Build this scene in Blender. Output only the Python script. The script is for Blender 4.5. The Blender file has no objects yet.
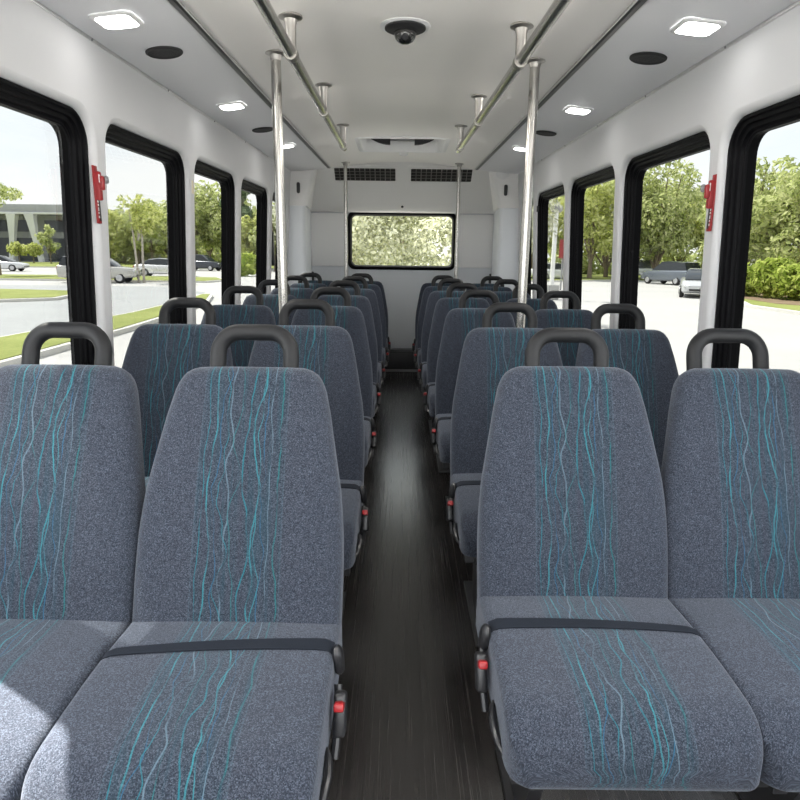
import bpy, bmesh, math, random
from mathutils import Vector, Matrix
random.seed(7)
SC = bpy.context.scene
COL = SC.collection
PI = math.pi

# ------------------------------------------------------------------ materials
def new_mat(name):
    m = bpy.data.materials.new(name); m.use_nodes = True
    nt = m.node_tree
    for n in list(nt.nodes): nt.nodes.remove(n)
    out = nt.nodes.new('ShaderNodeOutputMaterial')
    return m, nt, out

class NT:
    def __init__(s, nt): s.nt = nt
    def node(s, t, **kw):
        n = s.nt.nodes.new(t)
        for k, v in kw.items(): setattr(n, k, v)
        return n
    def link(s, a, b): s.nt.links.new(a, b)
    def val(s, sock, v):
        if hasattr(v, 'is_linked') or isinstance(v, bpy.types.NodeSocket): s.link(v, sock)
        else: sock.default_value = v
    def math(s, op, a, b=None, c=None, clamp=False):
        n = s.node('ShaderNodeMath', operation=op); n.use_clamp = clamp
        s.val(n.inputs[0], a)
        if b is not None: s.val(n.inputs[1], b)
        if c is not None: s.val(n.inputs[2], c)
        return n.outputs[0]
    def mix(s, f, a, b):
        n = s.node('ShaderNodeMix', data_type='RGBA')
        s.val(n.inputs['Factor'], f); s.val(n.inputs['A'] if False else n.inputs[6], a); s.val(n.inputs[7], b)
        return n.outputs[2]
    def noise(s, vec, scale, detail=2, rough=.5, dim='3D', w=None):
        n = s.node('ShaderNodeTexNoise', noise_dimensions=dim)
        if vec is not None: s.link(vec, n.inputs['Vector'])
        if w is not None: s.val(n.inputs['W'], w)
        n.inputs['Scale'].default_value = scale; n.inputs['Detail'].default_value = detail
        n.inputs['Roughness'].default_value = rough
        return n.outputs['Fac']
    def ramp(s, f, stops):
        n = s.node('ShaderNodeValToRGB'); s.link(f, n.inputs[0])
        e = n.color_ramp.elements
        while len(e) < len(stops): e.new(.5)
        for i, (p, c) in enumerate(stops):
            e[i].position = p; e[i].color = c if len(c) == 4 else (*c, 1)
        return n.outputs[0]
    def maprange(s, v, a, b, c=0, d=1):
        n = s.node('ShaderNodeMapRange'); n.clamp = True
        s.val(n.inputs[0], v)
        for i, x in enumerate((a, b, c, d)): s.val(n.inputs[i+1], x)
        return n.outputs[0]

def c4(c): return (*c, 1) if len(c) == 3 else c

def simple(name, col, rough=.5, metal=0, var=.06, scale=14, bump=0, spec=.5, coat=0):
    m, nt, out = new_mat(name); N = NT(nt)
    b = N.node('ShaderNodeBsdfPrincipled')
    tc = N.node('ShaderNodeTexCoord')
    f = N.noise(tc.outputs['Object'], scale, 3)
    lo = [max(0, x*(1-var)) for x in col]; hi = [min(1, x*(1+var)) for x in col]
    N.link(N.ramp(f, [(.3, lo), (.7, hi)]), b.inputs['Base Color'])
    b.inputs['Roughness'].default_value = rough; b.inputs['Metallic'].default_value = metal
    b.inputs['Specular IOR Level'].default_value = spec
    if coat: b.inputs['Coat Weight'].default_value = coat
    if bump:
        bp = N.node('ShaderNodeBump'); bp.inputs['Strength'].default_value = bump; bp.inputs['Distance'].default_value = .002
        N.link(N.noise(tc.outputs['Object'], scale*20, 2), bp.inputs['Height']); N.link(bp.outputs[0], b.inputs['Normal'])
    N.link(b.outputs[0], out.inputs[0])
    return m

def fabric(name, pattern=True):
    m, nt, out = new_mat(name); N = NT(nt)
    b = N.node('ShaderNodeBsdfPrincipled'); b.inputs['Roughness'].default_value = .95
    b.inputs['Specular IOR Level'].default_value = .15
    b.inputs['Sheen Weight'].default_value = .25; b.inputs['Sheen Roughness'].default_value = .5
    b.inputs['Sheen Tint'].default_value = (.75, .8, .9, 1)
    uv = N.node('ShaderNodeUVMap'); uv.uv_map = 'UVMap'
    sep = N.node('ShaderNodeSeparateXYZ'); N.link(uv.outputs[0], sep.inputs[0])
    u, v = sep.outputs[0], sep.outputs[1]
    # woven speckle
    vo = N.node('ShaderNodeTexVoronoi', voronoi_dimensions='2D'); vo.inputs['Scale'].default_value = 620; N.link(uv.outputs[0], vo.inputs['Vector'])
    vs = N.node('ShaderNodeSeparateColor'); N.link(vo.outputs['Color'], vs.inputs[0])
    sp = N.math('MULTIPLY_ADD', vs.outputs[0], .5, N.math('MULTIPLY', N.noise(uv.outputs[0], 300, 2, .7, '2D'), .5))
    sp2 = N.noise(uv.outputs[0], 60, 2, .6, '2D')
    base = N.ramp(sp, [(.22, (.010, .0125, .020)), (.5, (.027, .033, .047)), (.78, (.076, .088, .116))])
    base = N.mix(N.maprange(sp2, .35, .7, 0, .35), base, (.026, .028, .038, 1))
    col = base
    if pattern:
        au = N.math('ABSOLUTE', u)
        inside = N.maprange(au, .096, .098, 1, 0)
        deep = N.ramp(sp, [(.22, (.008, .012, .019)), (.5, (.024, .031, .045)), (.78, (.064, .08, .105))])
        # soft vertical shading bands of teal yarn
        comb = N.node('ShaderNodeCombineXYZ')
        N.link(N.math('MULTIPLY', u, 60), comb.inputs[0]); N.link(N.math('MULTIPLY', v, 2.2), comb.inputs[1])
        band = N.noise(comb.outputs[0], 1, 3, .65, '2D')
        deep = N.mix(N.maprange(band, .50, .74, 0, .42), deep, (.010, .042, .062, 1))
        deep = N.mix(N.maprange(band, .2, .42, .5, 0), deep, (.030, .027, .042, 1))
        col = N.mix(inside, base, deep)
        R = random.Random(3)
        teal = [(.010, .115, .145), (.022, .155, .185), (.013, .08, .145), (.085, .13, .165), (.012, .10, .11)]
        cs = [-.085, -.068, -.052, -.03, -.012, .012, .034, .05, .066, .086, -.04, .042]
        for i, c in enumerate(cs):
            w = N.math('MULTIPLY_ADD', v, R.uniform(5.0, 9.0), i*7.31 + 2.0)
            n = N.noise(None, 1, 1.6, .5, '1D', w)
            amp = .022 if abs(c) > .06 else .055
            x = N.math('MULTIPLY_ADD', n, amp, c - amp*.5)
            d = N.math('ABSOLUTE', N.math('SUBTRACT', u, x))
            wd = R.choice([.0010, .0011, .0013, .0017])
            mk = N.maprange(d, wd*.55, wd*1.25, 1, 0)
            fade = N.maprange(N.noise(None, 1, 2, .6, '1D', N.math('MULTIPLY_ADD', v, 7, i*3.7+40)), .36, .56, .22, .9)
            st = N.maprange(sp, .2, .5, .65, 1)
            mk = N.math('MULTIPLY', N.math('MULTIPLY', mk, fade), N.math('MULTIPLY', st, inside))
            col = N.mix(mk, col, c4(teal[i % 5]))
        # stitched seam either side of the woven stripe
        seam = N.maprange(N.math('ABSOLUTE', N.math('SUBTRACT', au, .098)), .0008, .002, 1, 0)
        dash = N.math('GREATER_THAN', N.math('FRACT', N.math('MULTIPLY', v, 120)), .35)
        col = N.mix(N.math('MULTIPLY', seam, N.math('MULTIPLY_ADD', dash, .45, .1)), col, (.050, .078, .102, 1))
    N.link(col, b.inputs['Base Color'])
    bp = N.node('ShaderNodeBump'); bp.inputs['Strength'].default_value = .25; bp.inputs['Distance'].default_value = .002
    N.link(sp, bp.inputs['Height']); N.link(bp.outputs[0], b.inputs['Normal'])
    N.link(b.outputs[0], out.inputs[0])
    return m

def floor_mat():
    m, nt, out = new_mat('dark_plank_vinyl'); N = NT(nt)
    b = N.node('ShaderNodeBsdfPrincipled')
    tc = N.node('ShaderNodeTexCoord'); mp = N.node('ShaderNodeMapping'); N.link(tc.outputs['Object'], mp.inputs[0])
    mp.inputs['Scale'].default_value = (60, .45, 1)
    g = N.noise(mp.outputs[0], 3.2, 6, .65)
    mp2 = N.node('ShaderNodeMapping'); N.link(tc.outputs['Object'], mp2.inputs[0]); mp2.inputs['Scale'].default_value = (9, .5, 1)
    g2 = N.noise(mp2.outputs[0], 2, 3, .6)
    wv = N.node('ShaderNodeTexWave'); N.link(mp2.outputs[0], wv.inputs[0]); wv.inputs['Scale'].default_value = 1.2
    wv.inputs['Distortion'].default_value = 9; wv.inputs['Detail'].default_value = 3; wv.inputs['Detail Scale'].default_value = 1.4
    f = N.math('ADD', N.math('MULTIPLY', g, .6), N.math('ADD', N.math('MULTIPLY', g2, .25), N.math('MULTIPLY', wv.outputs['Fac'], .15)))
    N.link(N.ramp(f, [(.34, (.006, .0052, .005)), (.5, (.015, .013, .0122)), (.66, (.031, .027, .025))]), b.inputs['Base Color'])
    N.link(N.maprange(g, .3, .7, .23, .29), b.inputs['Roughness'])
    b.inputs['Specular IOR Level'].default_value = .9; b.inputs['Coat Weight'].default_value = .25; b.inputs['Coat Roughness'].default_value = .22
    bp = N.node('ShaderNodeBump'); bp.inputs['Strength'].default_value = .07; bp.inputs['Distance'].default_value = .002
    N.link(g, bp.inputs['Height']); N.link(bp.outputs[0], b.inputs['Normal'])
    N.link(b.outputs[0], out.inputs[0])
    return m

def glass_mat(name, tint, gloss=.06):
    m, nt, out = new_mat(name); N = NT(nt)
    t = N.node('ShaderNodeBsdfTransparent'); t.inputs[0].default_value = c4(tint)
    g = N.node('ShaderNodeBsdfGlossy'); g.inputs['Roughness'].default_value = .02
    fr = N.node('ShaderNodeLayerWeight'); fr.inputs['Blend'].default_value = .12
    tc = N.node('ShaderNodeTexCoord')
    f = N.math('MULTIPLY_ADD', fr.outputs['Fresnel'], .10, N.math('MULTIPLY', N.noise(tc.outputs['Object'], 2, 2), gloss*.1))
    mx = N.node('ShaderNodeMixShader'); N.link(f, mx.inputs[0]); N.link(t.outputs[0], mx.inputs[1]); N.link(g.outputs[0], mx.inputs[2])
    N.link(mx.outputs[0], out.inputs[0])
    return m

def emit_mat(name, col, strength):
    m, nt, out = new_mat(name); N = NT(nt)
    e = N.node('ShaderNodeEmission'); e.inputs[0].default_value = c4(col)
    tc = N.node('ShaderNodeTexCoord')
    f = N.maprange(N.noise(tc.outputs['Object'], 60, 1), .3, .7, strength*.85, strength*1.1)
    N.link(f, e.inputs[1]); N.link(e.outputs[0], out.inputs[0])
    return m

def leaf_mat(name, a, b_, c):
    m, nt, out = new_mat(name); N = NT(nt)
    ge = N.node('ShaderNodeNewGeometry')
    col = N.ramp(ge.outputs['Random Per Island'], [(0, a), (.5, b_), (1, c)])
    d = N.node('ShaderNodeBsdfDiffuse'); N.link(col, d.inputs[0])
    t = N.node('ShaderNodeBsdfTranslucent'); N.link(col, t.inputs[0])
    mx = N.node('ShaderNodeMixShader'); mx.inputs[0].default_value = .5
    N.link(d.outputs[0], mx.inputs[1]); N.link(t.outputs[0], mx.inputs[2]); N.link(mx.outputs[0], out.inputs[0])
    return m

def ground_mat(name, cols, scale, rough=.9):
    m, nt, out = new_mat(name); N = NT(nt)
    b = N.node('ShaderNodeBsdfPrincipled'); b.inputs['Roughness'].default_value = rough
    b.inputs['Specular IOR Level'].default_value = .2
    tc = N.node('ShaderNodeTexCoord')
    f = N.math('ADD', N.math('MULTIPLY', N.noise(tc.outputs['Object'], scale, 4), .6), N.math('MULTIPLY', N.noise(tc.outputs['Object'], scale*14, 3), .4))
    N.link(N.ramp(f, [(.3, cols[0]), (.7, cols[1])]), b.inputs['Base Color'])
    N.link(b.outputs[0], out.inputs[0])
    return m

M = {}
M['fabric'] = fabric('patterned_seat_fabric'); M['plain'] = fabric('plain_seat_fabric', False)
M['piping'] = simple('seat_piping', (.04, .044, .058), .9)
M['foam'] = simple('dark_grey_foam_grip', (.011, .0115, .013), .5, var=.1, bump=.1, spec=.3)
M['black'] = simple('black_plastic', (.018, .018, .02), .35)
M['blackmetal'] = simple('black_painted_steel', (.022, .022, .024), .4)
M['belt'] = simple('black_belt_webbing', (.011, .014, .021), .8, bump=.3, scale=40, spec=.2)
M['red'] = simple('red_plastic', (.29, .010, .013), .35)
M['wall'] = simple('white_wall_panel', (.60, .60, .61), .5, var=.012, scale=3)
M['pillar'] = simple('white_gelcoat', (.60, .60, .612), .5, var=.01, scale=3)
M['ceil'] = simple('white_ceiling_panel', (.86, .835, .805), .5, var=.012, scale=2)
M['cove'] = simple('grey_white_cove_panel', (.76, .76, .78), .42, var=.012, scale=2)
M['insert'] = simple('off_white_insert_panel', (.90, .89, .88), .45, var=.01, scale=2)
M['rearw'] = simple('light_grey_rear_panel', (.76, .78, .81), .5, var=.015, scale=2)
M['bulk'] = simple('light_grey_bulkhead', (.80, .79, .78), .5, var=.012, scale=3)
M['seam'] = simple('dark_seam_strip', (.03, .03, .03), .35)
M['alu'] = simple('aluminium_trim', (.62, .62, .62), .3, 1)
M['steel'] = simple('brushed_stainless_steel', (.47, .455, .43), .27, 1, scale=30, var=.03)
M['castalu'] = simple('cast_bracket_metal', (.40, .385, .365), .4, 1)
M['frame'] = simple('black_window_frame', (.005, .005, .006), .42, spec=.06)
M['gasket'] = simple('black_rubber_gasket', (.006, .006, .007), .5, spec=.06)
M['speaker'] = simple('black_speaker_grille', (.015, .015, .016), .6, bump=.5, scale=60)
M['grille'] = simple('dark_vent_grille', (.035, .032, .03), .6)
M['lens'] = emit_mat('led_lens', (1, .985, .95), 9)
M['floor'] = floor_mat()
M['glass'] = glass_mat('tinted_glass', (.142, .146, .143)); M['clear'] = glass_mat('clear_glass', (.88, .89, .88)); M['rglass'] = glass_mat('rear_glass', (.275, .28, .255))
M['domeglass'] = simple('smoked_dome', (.01, .01, .01), .08, coat=.5)
M['white'] = simple('white_plastic', (.82, .82, .82), .35, var=.02)
M['grey'] = simple('grey_plastic', (.25, .25, .26), .4)
M['concrete'] = ground_mat('pale_concrete', ((.39, .387, .377), (.455, .45, .44)), .3)
M['asphalt'] = ground_mat('pale_asphalt', ((.30, .31, .315), (.36, .37, .375)), .25)
M['grass'] = ground_mat('mown_grass', ((.16, .19, .045), (.29, .32, .10)), .8)
M['curb'] = ground_mat('curb_concrete', ((.5, .49, .46), (.6, .59, .56)), 1.5)
M['mulch'] = ground_mat('brown_mulch', ((.16, .11, .07), (.28, .21, .14)), 2)
M['leaf_mid'] = leaf_mat('leaves_mid_green', (.28, .33, .13), (.50, .55, .24), (.72, .74, .42))
M['leaf_light'] = leaf_mat('leaves_yellow_green', (.36, .40, .13), (.56, .60, .22), (.74, .75, .38))
M['leaf_dark'] = leaf_mat('leaves_dark_green', (.10, .16, .09), (.19, .26, .14), (.32, .38, .22))
M['leaf_hedge'] = leaf_mat('hedge_leaves', (.20, .28, .05), (.40, .48, .10), (.58, .64, .20))
M['leaf_washed'] = leaf_mat('leaves_washed_out_olive', (.46, .47, .35), (.60, .61, .47), (.76, .76, .64))  # overexposed wash of the rear view is put into the leaf colour
M['bark'] = simple('grey_brown_bark', (.19, .15, .11), .9, var=.3, scale=6)
M['palebark'] = simple('pale_bark', (.42, .38, .33), .9, var=.2, scale=6)
M['carglass'] = simple('dark_car_glass', (.02, .025, .03), .08)
M['tyre'] = simple('tyre_rubber', (.015, .015, .015), .8)
M['rim'] = simple('alloy_rim', (.5, .5, .52), .3, .8)
M['facade'] = simple('grey_facade_panel', (.36, .37, .38), .6, var=.06, scale=.3)
M['bglass'] = simple('facade_glass', (.035, .045, .055), .12)
M['fascia'] = simple('pale_fascia', (.62, .63, .62), .5, scale=.4)
M['headlamp'] = simple('lamp_lens', (.75, .75, .78), .15)
M['taillamp'] = simple('tail_lamp', (.4, .02, .02), .2)
M['sticker'] = simple('yellow_white_sticker', (.75, .68, .5), .5)

# ------------------------------------------------------------------ mesh builder
class MB:
    def __init__(s): s.v = []; s.f = []; s.uv = {}
    def add(s, vs, fs, uvs=None):
        o = len(s.v); s.v += [tuple(x) for x in vs]
        s.f += [tuple(i+o for i in f) for f in fs]
        if uvs:
            for i, t in enumerate(uvs): s.uv[o+i] = t
        return s
    def box(s, c, d, bev=0, rot=None, seg=2):
        bm = bmesh.new(); bmesh.ops.create_cube(bm, size=1)
        for v in bm.verts: v.co = Vector((v.co.x*d[0], v.co.y*d[1], v.co.z*d[2]))
        if bev: bmesh.ops.bevel(bm, geom=list(bm.edges), offset=bev, segments=seg, profile=.5, affect='EDGES')
        Mx = Matrix.Translation(c) @ (rot.to_4x4() if rot is not None else Matrix.Identity(4))
        bm.verts.index_update()
        s.add([Mx @ v.co for v in bm.verts], [[v.index for v in f.verts] for f in bm.faces]); bm.free()
        return s
    def loft(s, rings, cap=True, uvs=None, close=False):
        n = len(rings[0]); vs = [p for r in rings for p in r]
        fs = []
        m = len(rings)
        for i in range(m if close else m-1):
            a, b = i*n, ((i+1) % m)*n
            for j in range(n):
                k = (j+1) % n
                fs.append((a+j, a+k, b+k, b+j))
        if cap and not close:
            fs.append(tuple(reversed(range(n)))); fs.append(tuple(range((m-1)*n, m*n)))
        return s.add(vs, fs, [t for r in uvs for t in r] if uvs else None)
    def tube(s, pts, r, n=14, cap=True, closed=False):
        pts = [Vector(p) for p in pts]; rings = []
        m = len(pts); prev = None
        for i, p in enumerate(pts):
            if closed: t = pts[(i+1) % m] - pts[i-1]
            else: t = pts[min(i+1, m-1)] - pts[max(i-1, 0)]
            t.normalize()
            if prev is None:
                a = Vector((0, 0, 1)) if abs(t.z) < .9 else Vector((1, 0, 0))
                x = t.cross(a).normalized()
            else: x = (prev - t*prev.dot(t)).normalized()
            prev = x; y = t.cross(x)
            rr = r[i] if isinstance(r, (list, tuple)) else r
            rings.append([p + x*math.cos(2*PI*k/n)*rr + y*math.sin(2*PI*k/n)*rr for k in range(n)])
        return s.loft(rings, cap, close=closed)
    def lathe(s, prof, o=(0, 0, 0), ax=(0, 0, 1), n=24):
        ax = Vector(ax).normalized(); a = Vector((1, 0, 0)) if abs(ax.x) < .9 else Vector((0, 1, 0))
        x = ax.cross(a).normalized(); y = ax.cross(x); o = Vector(o)
        rings = [[o + ax*h + (x*math.cos(2*PI*k/n) + y*math.sin(2*PI*k/n))*max(r, 1e-4) for k in range(n)] for r, h in prof]
        return s.loft(rings, True)
    def build(s, name, mat, parent=None, smooth=True, ang=38, loc=None):
        me = bpy.data.meshes.new(name); me.from_pydata(s.v, [], s.f)
        bm = bmesh.new(); bm.from_mesh(me); bmesh.ops.recalc_face_normals(bm, faces=bm.faces); bm.to_mesh(me); bm.free()
        if s.uv:
            l = me.uv_layers.new(name='UVMap')
            for lp in me.loops: l.data[lp.index].uv = s.uv.get(lp.vertex_index, (0, 0))
        me.materials.append(mat)
        if smooth:
            me.polygons.foreach_set('use_smooth', [True]*len(me.polygons))
            me.set_sharp_from_angle(angle=math.radians(ang))
        o = bpy.data.objects.new(name, me); COL.objects.link(o)
        if loc is not None: o.location = loc
        if parent: o.parent = parent
        return o

def empty(name, loc=(0, 0, 0), rz=0):
    o = bpy.data.objects.new(name, None); COL.objects.link(o); o.location = loc; o.rotation_euler = (0, 0, rz)
    o.empty_display_size = .1
    return o
def tag(o, label=None, cat=None, group=None, kind=None):
    if label: o['label'] = label
    if cat: o['category'] = cat
    if group: o['group'] = group
    if kind: o['kind'] = kind
    return o
def kids(o): return [c for c in bpy.data.objects if c.parent == o]
def copy_tree(o, parent=None):
    c = o.copy(); COL.objects.link(c)
    if parent: c.parent = parent
    for ch in kids(o): copy_tree(ch, c)
    return c
def struct(o): o['kind'] = 'structure'; return o
def rrect(w, h, r, k=6):
    """rounded rectangle points (half sizes), counter-clockwise"""
    P = []
    for cx, cy, a in ((w-r, h-r, 0), (-w+r, h-r, PI/2), (-w+r, -h+r, PI), (w-r, -h+r, 1.5*PI)):
        for i in range(k+1):
            t = a + PI/2*i/k; P.append((cx + r*math.cos(t), cy + r*math.sin(t)))
    return P

def fill_holes(outer, holes):
    """triangulated planar polygon with holes -> verts2d, faces"""
    bm = bmesh.new(); es = []
    for loop in [outer] + holes:
        vs = [bm.verts.new((x, y, 0)) for x, y in loop]
        for i in range(len(vs)): es.append(bm.edges.new((vs[i], vs[(i+1) % len(vs)])))
    bmesh.ops.triangle_fill(bm, use_beauty=True, use_dissolve=False, edges=es)
    bm.verts.index_update()
    V = [(v.co.x, v.co.y) for v in bm.verts]; F = [[v.index for v in f.verts] for f in bm.faces]
    bm.free(); return V, F

# ------------------------------------------------------------------ the bus body
W = 1.13                    # inside half width
def rise(y): return .012*(y-2)
def wx(z, s=-1): return W + (.034 if s > 0 else 0) - .05*(z-1.0)      # the sides lean in towards the roof
FRONT, WEND, REAR = -0.75, 6.25, 7.0
WIN = [(-.56, .35), (.44, 1.34), (1.44, 2.35), (2.45, 3.36), (3.46, 4.34), (4.44, 5.37), (5.48, 6.18)]
WINS = {-1: WIN, 1: WIN[:3] + [(2.45, 3.40), (3.50, 4.45), (4.55, 5.51), (5.61, 6.19)]}
ZS, ZT, RAD = .68, 1.755, .11

f = MB(); f.box((0, (FRONT+REAR)/2, -.05), (2*W+.3, REAR-FRONT+.1, .1)); struct(f.build('floor', M['floor'], smooth=False))

def win_loop(y0, y1, inset=0, k=8):
    w, h = (y1-y0)/2-inset, (ZT-ZS)/2-inset
    cy, cz = (y0+y1)/2, (ZS+ZT)/2
    return [(cy+a, cz+b+rise(cy)+(rise(cy+a)-rise(cy))) for a, b in rrect(w, h, RAD-inset*.8, k)]

for s, side in ((-1, 'left'), (1, 'right')):
    mb = MB()
    n = 30
    outer = [(FRONT, 0), (WEND+.1, 0), (WEND+.1, 2.0+rise(WEND)), (FRONT, 2.0+rise(FRONT))]
    V, F = fill_holes(outer, [win_loop(a, b, -.022) for a, b in WINS[s]])
    mb.add([(s*wx(z, s), y, z) for y, z in V], F)
    for a, b in WINS[s]:
        rings = []
        for ins, t in ((-.022, 0), (-.0155, .0015), (-.008, .006), (-.0025, .013), (0, .024), (0, .10)):
            rings.append([(s*(wx(z, s)+t), y, z) for y, z in win_loop(a, b, ins)])
        mb.loft(rings, cap=False)
    V, F = fill_holes([(FRONT, -.3), (WEND, -.3), (WEND, 2.25), (FRONT, 2.25)], [win_loop(a, b, 0) for a, b in WINS[s]])
    mb.add([(s*(wx(z, s)+.10), y, z) for y, z in V], F)
    struct(mb.build('wall_%s' % side, M['pillar'], ang=50))

# windows: frame (stepped black profile) + pane + inner gasket
def window_frame(y0, y1, s, idx):
    prof = [(i*.72, .022+(t-.022)*.72 if t < .09 else .10) for i, t in [(.0, .10), (-.001, .026), (.004, .022), (.014, .022), (.018, .027), (.019, .036), (.025, .039), (.036, .039), (.039, .045),
            (.040, .053), (.046, .056), (.058, .056), (.061, .061), (.062, .069), (.066, .072), (.071, .072), (.072, .105)]]
    mb = MB()
    mb.loft([[(s*(wx(z, s)+t), y, z) for y, z in win_loop(y0, y1, i)] for i, t in prof], cap=False)
    fr = struct(mb.build('window_%d' % idx, M['frame'], ang=50))
    g = MB(); g.loft([[(s*(wx(z, s)+t), y, z) for y, z in win_loop(y0, y1, i)] for i, t in ((.049, .057), (.054, .056), (.057, .059), (.057, .08))], cap=False)
    g.build('gasket', M['gasket'], fr)
    p = MB(); L = win_loop(y0, y1, .049)
    p.add([(s*(wx(z, s)+.066), y, z) for y, z in L], [tuple(range(len(L)))])
    p.build('pane', M['clear'] if y1 < 1.4 else M['glass'], fr, smooth=False)
    return fr
wi = 1
for s in (-1, 1):
    for a, b in WINS[s]:
        window_frame(a, b, s, wi); wi += 1

fo = [(-1.3, 0), (1.3, 0), (1.3, 2.36), (-1.3, 2.36)]
fh = [(x, z+1.42) for x, z in rrect(1.0, .50, .12, 6)]
V, F = fill_holes(fo, [fh]); mb = MB(); mb.add([(x, FRONT, z) for x, z in V], F); mb.add([(x, FRONT-.06, z) for x, z in V], F)
mb.loft([[(x, FRONT, z) for x, z in fh], [(x, FRONT-.06, z) for x, z in fh]], cap=False)
struct(mb.build('wall_front', M['wall'], smooth=False))
wi += 1
mb = MB(); mb.loft([[(x, FRONT+d, z+1.42) for x, z in rrect(1.0-i, .5-i, .12-i*.5, 6)] for i, d in ((-.01, .004), (-.01, .014), (.02, .014), (.03, -.03))], cap=False)
fr = struct(mb.build('window_%d' % (wi-1), M['frame'])); L = [(x, FRONT-.02, z+1.42) for x, z in rrect(.98, .48, .11, 6)]
mb = MB(); mb.add(L, [tuple(range(len(L)))]); mb.build('pane', M['clear'], fr, smooth=False)

# ceiling centre panel with the hatch opening, cove panels, seams
SX, SZ = .715, 2.046
def cz(x, y): return SZ + .057*(1-(x/SX)**2) + rise(y)
HX0, HX1, HY0, HY1 = -.335, .325, 4.93, 5.55
mb = MB()
xs = [-SX + 2*SX*i/24 for i in range(25)]
xs = sorted(set([round(x, 4) for x in xs] + [HX0, HX1])); ys = [FRONT, 1, 3, HY0, HY1, 6.45]
idx = {}
for j, y in enumerate(ys):
    for i, x in enumerate(xs): idx[i, j] = len(mb.v); mb.v.append((x, y, cz(x, y)))
for j in range(len(ys)-1):
    for i in range(len(xs)-1):
        if ys[j] >= HY0-1e-6 and ys[j+1] <= HY1+1e-6 and xs[i] >= HX0-1e-6 and xs[i+1] <= HX1+1e-6: continue
        mb.f.append((idx[i, j], idx[i+1, j], idx[i+1, j+1], idx[i, j+1]))
struct(mb.build('ceiling', M['ceil'], ang=60))
rb = MB(); rb.box((0, (FRONT+REAR)/2, 2.36), (2.5, REAR-FRONT+.2, .04)); struct(rb.build('trim_15', M['white'], smooth=False))   # outer roof skin
def covept(s, t, y, off=0):      # t 0 at seam .. 1 at side trim
    xe = 1.108 if s > 0 else 1.078; x = SX + (xe-SX)*t; z = SZ + (2.0-SZ)*t + rise(y) - .007*math.sin(PI*t)
    return (s*x, y, z-off)
for s, side, n in ((-1, 'left', 1), (1, 'right', 2)):
    mb = MB()
    V = []; 
    for y in (FRONT, WEND+.12): V.append([covept(s, t/8, y) for t in range(9)])
    mb.add(V[0]+V[1], [(i, i+1, i+10, i+9) for i in range(8)])
    struct(mb.build('ceiling_cove_%s' % side, M['cove'], ang=60))
    # dark seam strip with a bright edge
    t = MB()
    for y0, y1 in ((FRONT, 6.36),):
        r0 = [(s*(SX+dx), y0, SZ+rise(y0)+dz) for dx, dz in ((-.014, .01), (-.014, -.006), (-.004, -.009), (.012, -.009), (.012, .01))]
        r1 = [(s*(SX+dx), y1, SZ+rise(y1)+dz) for dx, dz in ((-.014, .01), (-.014, -.006), (-.004, -.009), (.012, -.009), (.012, .01))]
        t.loft([r0, r1])
    struct(t.build('trim_%d' % n, M['seam'], smooth=False))
    t = MB()
    for dx in (-.017, .0145):
        t.box((s*(SX+dx), (FRONT+6.36)/2, SZ+rise((FRONT+6.36)/2)-.005), (.004, 6.36-FRONT, .008), rot=Matrix.Rotation(math.atan(.012), 3, 'X'))
    struct(t.build('trim_%d' % (n+2), M['alu'], smooth=False))
    # thin moulding between cove and side wall with screws
    t = MB(); ym = (FRONT+WEND)/2
    t.box((s*(1.082 + (.03 if s > 0 else 0)), ym, 1.994+rise(ym)), (.011, WEND-FRONT, .010), .002, rot=Matrix.Rotation(math.atan(.012), 3, 'X'))
    tr = struct(t.build('trim_%d' % (n+4), M['alu']))
    for k in range(9):
        y = .2+.72*k
        sc = MB(); sc.lathe([(.0, 0), (.005, 0), (.004, .003), (0, .0035)], (s*(1.076 + (.03 if s > 0 else 0)), y, 1.992+rise(y)), (-s, 0, -.4), 10); sc.build('screw', M['grey'], tr)

# rear: slanted bulkhead, corner caps, corner panels, wall with window opening
BT = (6.36, 2.15); BB = (6.85, 1.735)
def bulk(x, k, off=0):
    y = BT[0]+(BB[0]-BT[0])*k; z = BT[1]+(BB[1]-BT[1])*k
    nx = Vector((0, -(BT[1]-BB[1]), -(BB[0]-BT[0]))).normalized()
    return Vector((x, y, z)) + nx*off
bn = (bulk(0, 0, 1)-bulk(0, 0)).normalized()
def bulk_rot():
    zc = bn; xc = Vector((1, 0, 0)); yc = zc.cross(xc)
    return Matrix((xc, yc, zc)).transposed()
mb = MB()
NX = 20
rows = []
for k in [-.12+1.12*i/10 for i in range(11)]:
    hw = .83 + (.985-.83)*max(k, 0)
    rows.append([tuple(bulk(-hw + 2*hw*i/NX, k)) for i in range(NX+1)])
rows.append([(-.985+1.97*i/NX, 6.875, 1.722) for i in range(NX+1)])
rows.append([(-.985+1.97*i/NX, REAR+.02, 1.722) for i in range(NX+1)])
mb.add([p for r in rows for p in r], [(a*(NX+1)+i, a*(NX+1)+i+1, (a+1)*(NX+1)+i+1, (a+1)*(NX+1)+i) for a in range(len(rows)-1) for i in range(NX)])
struct(mb.build('wall_rear_bulkhead', M['bulk'], ang=50))
capn = {}
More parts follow.
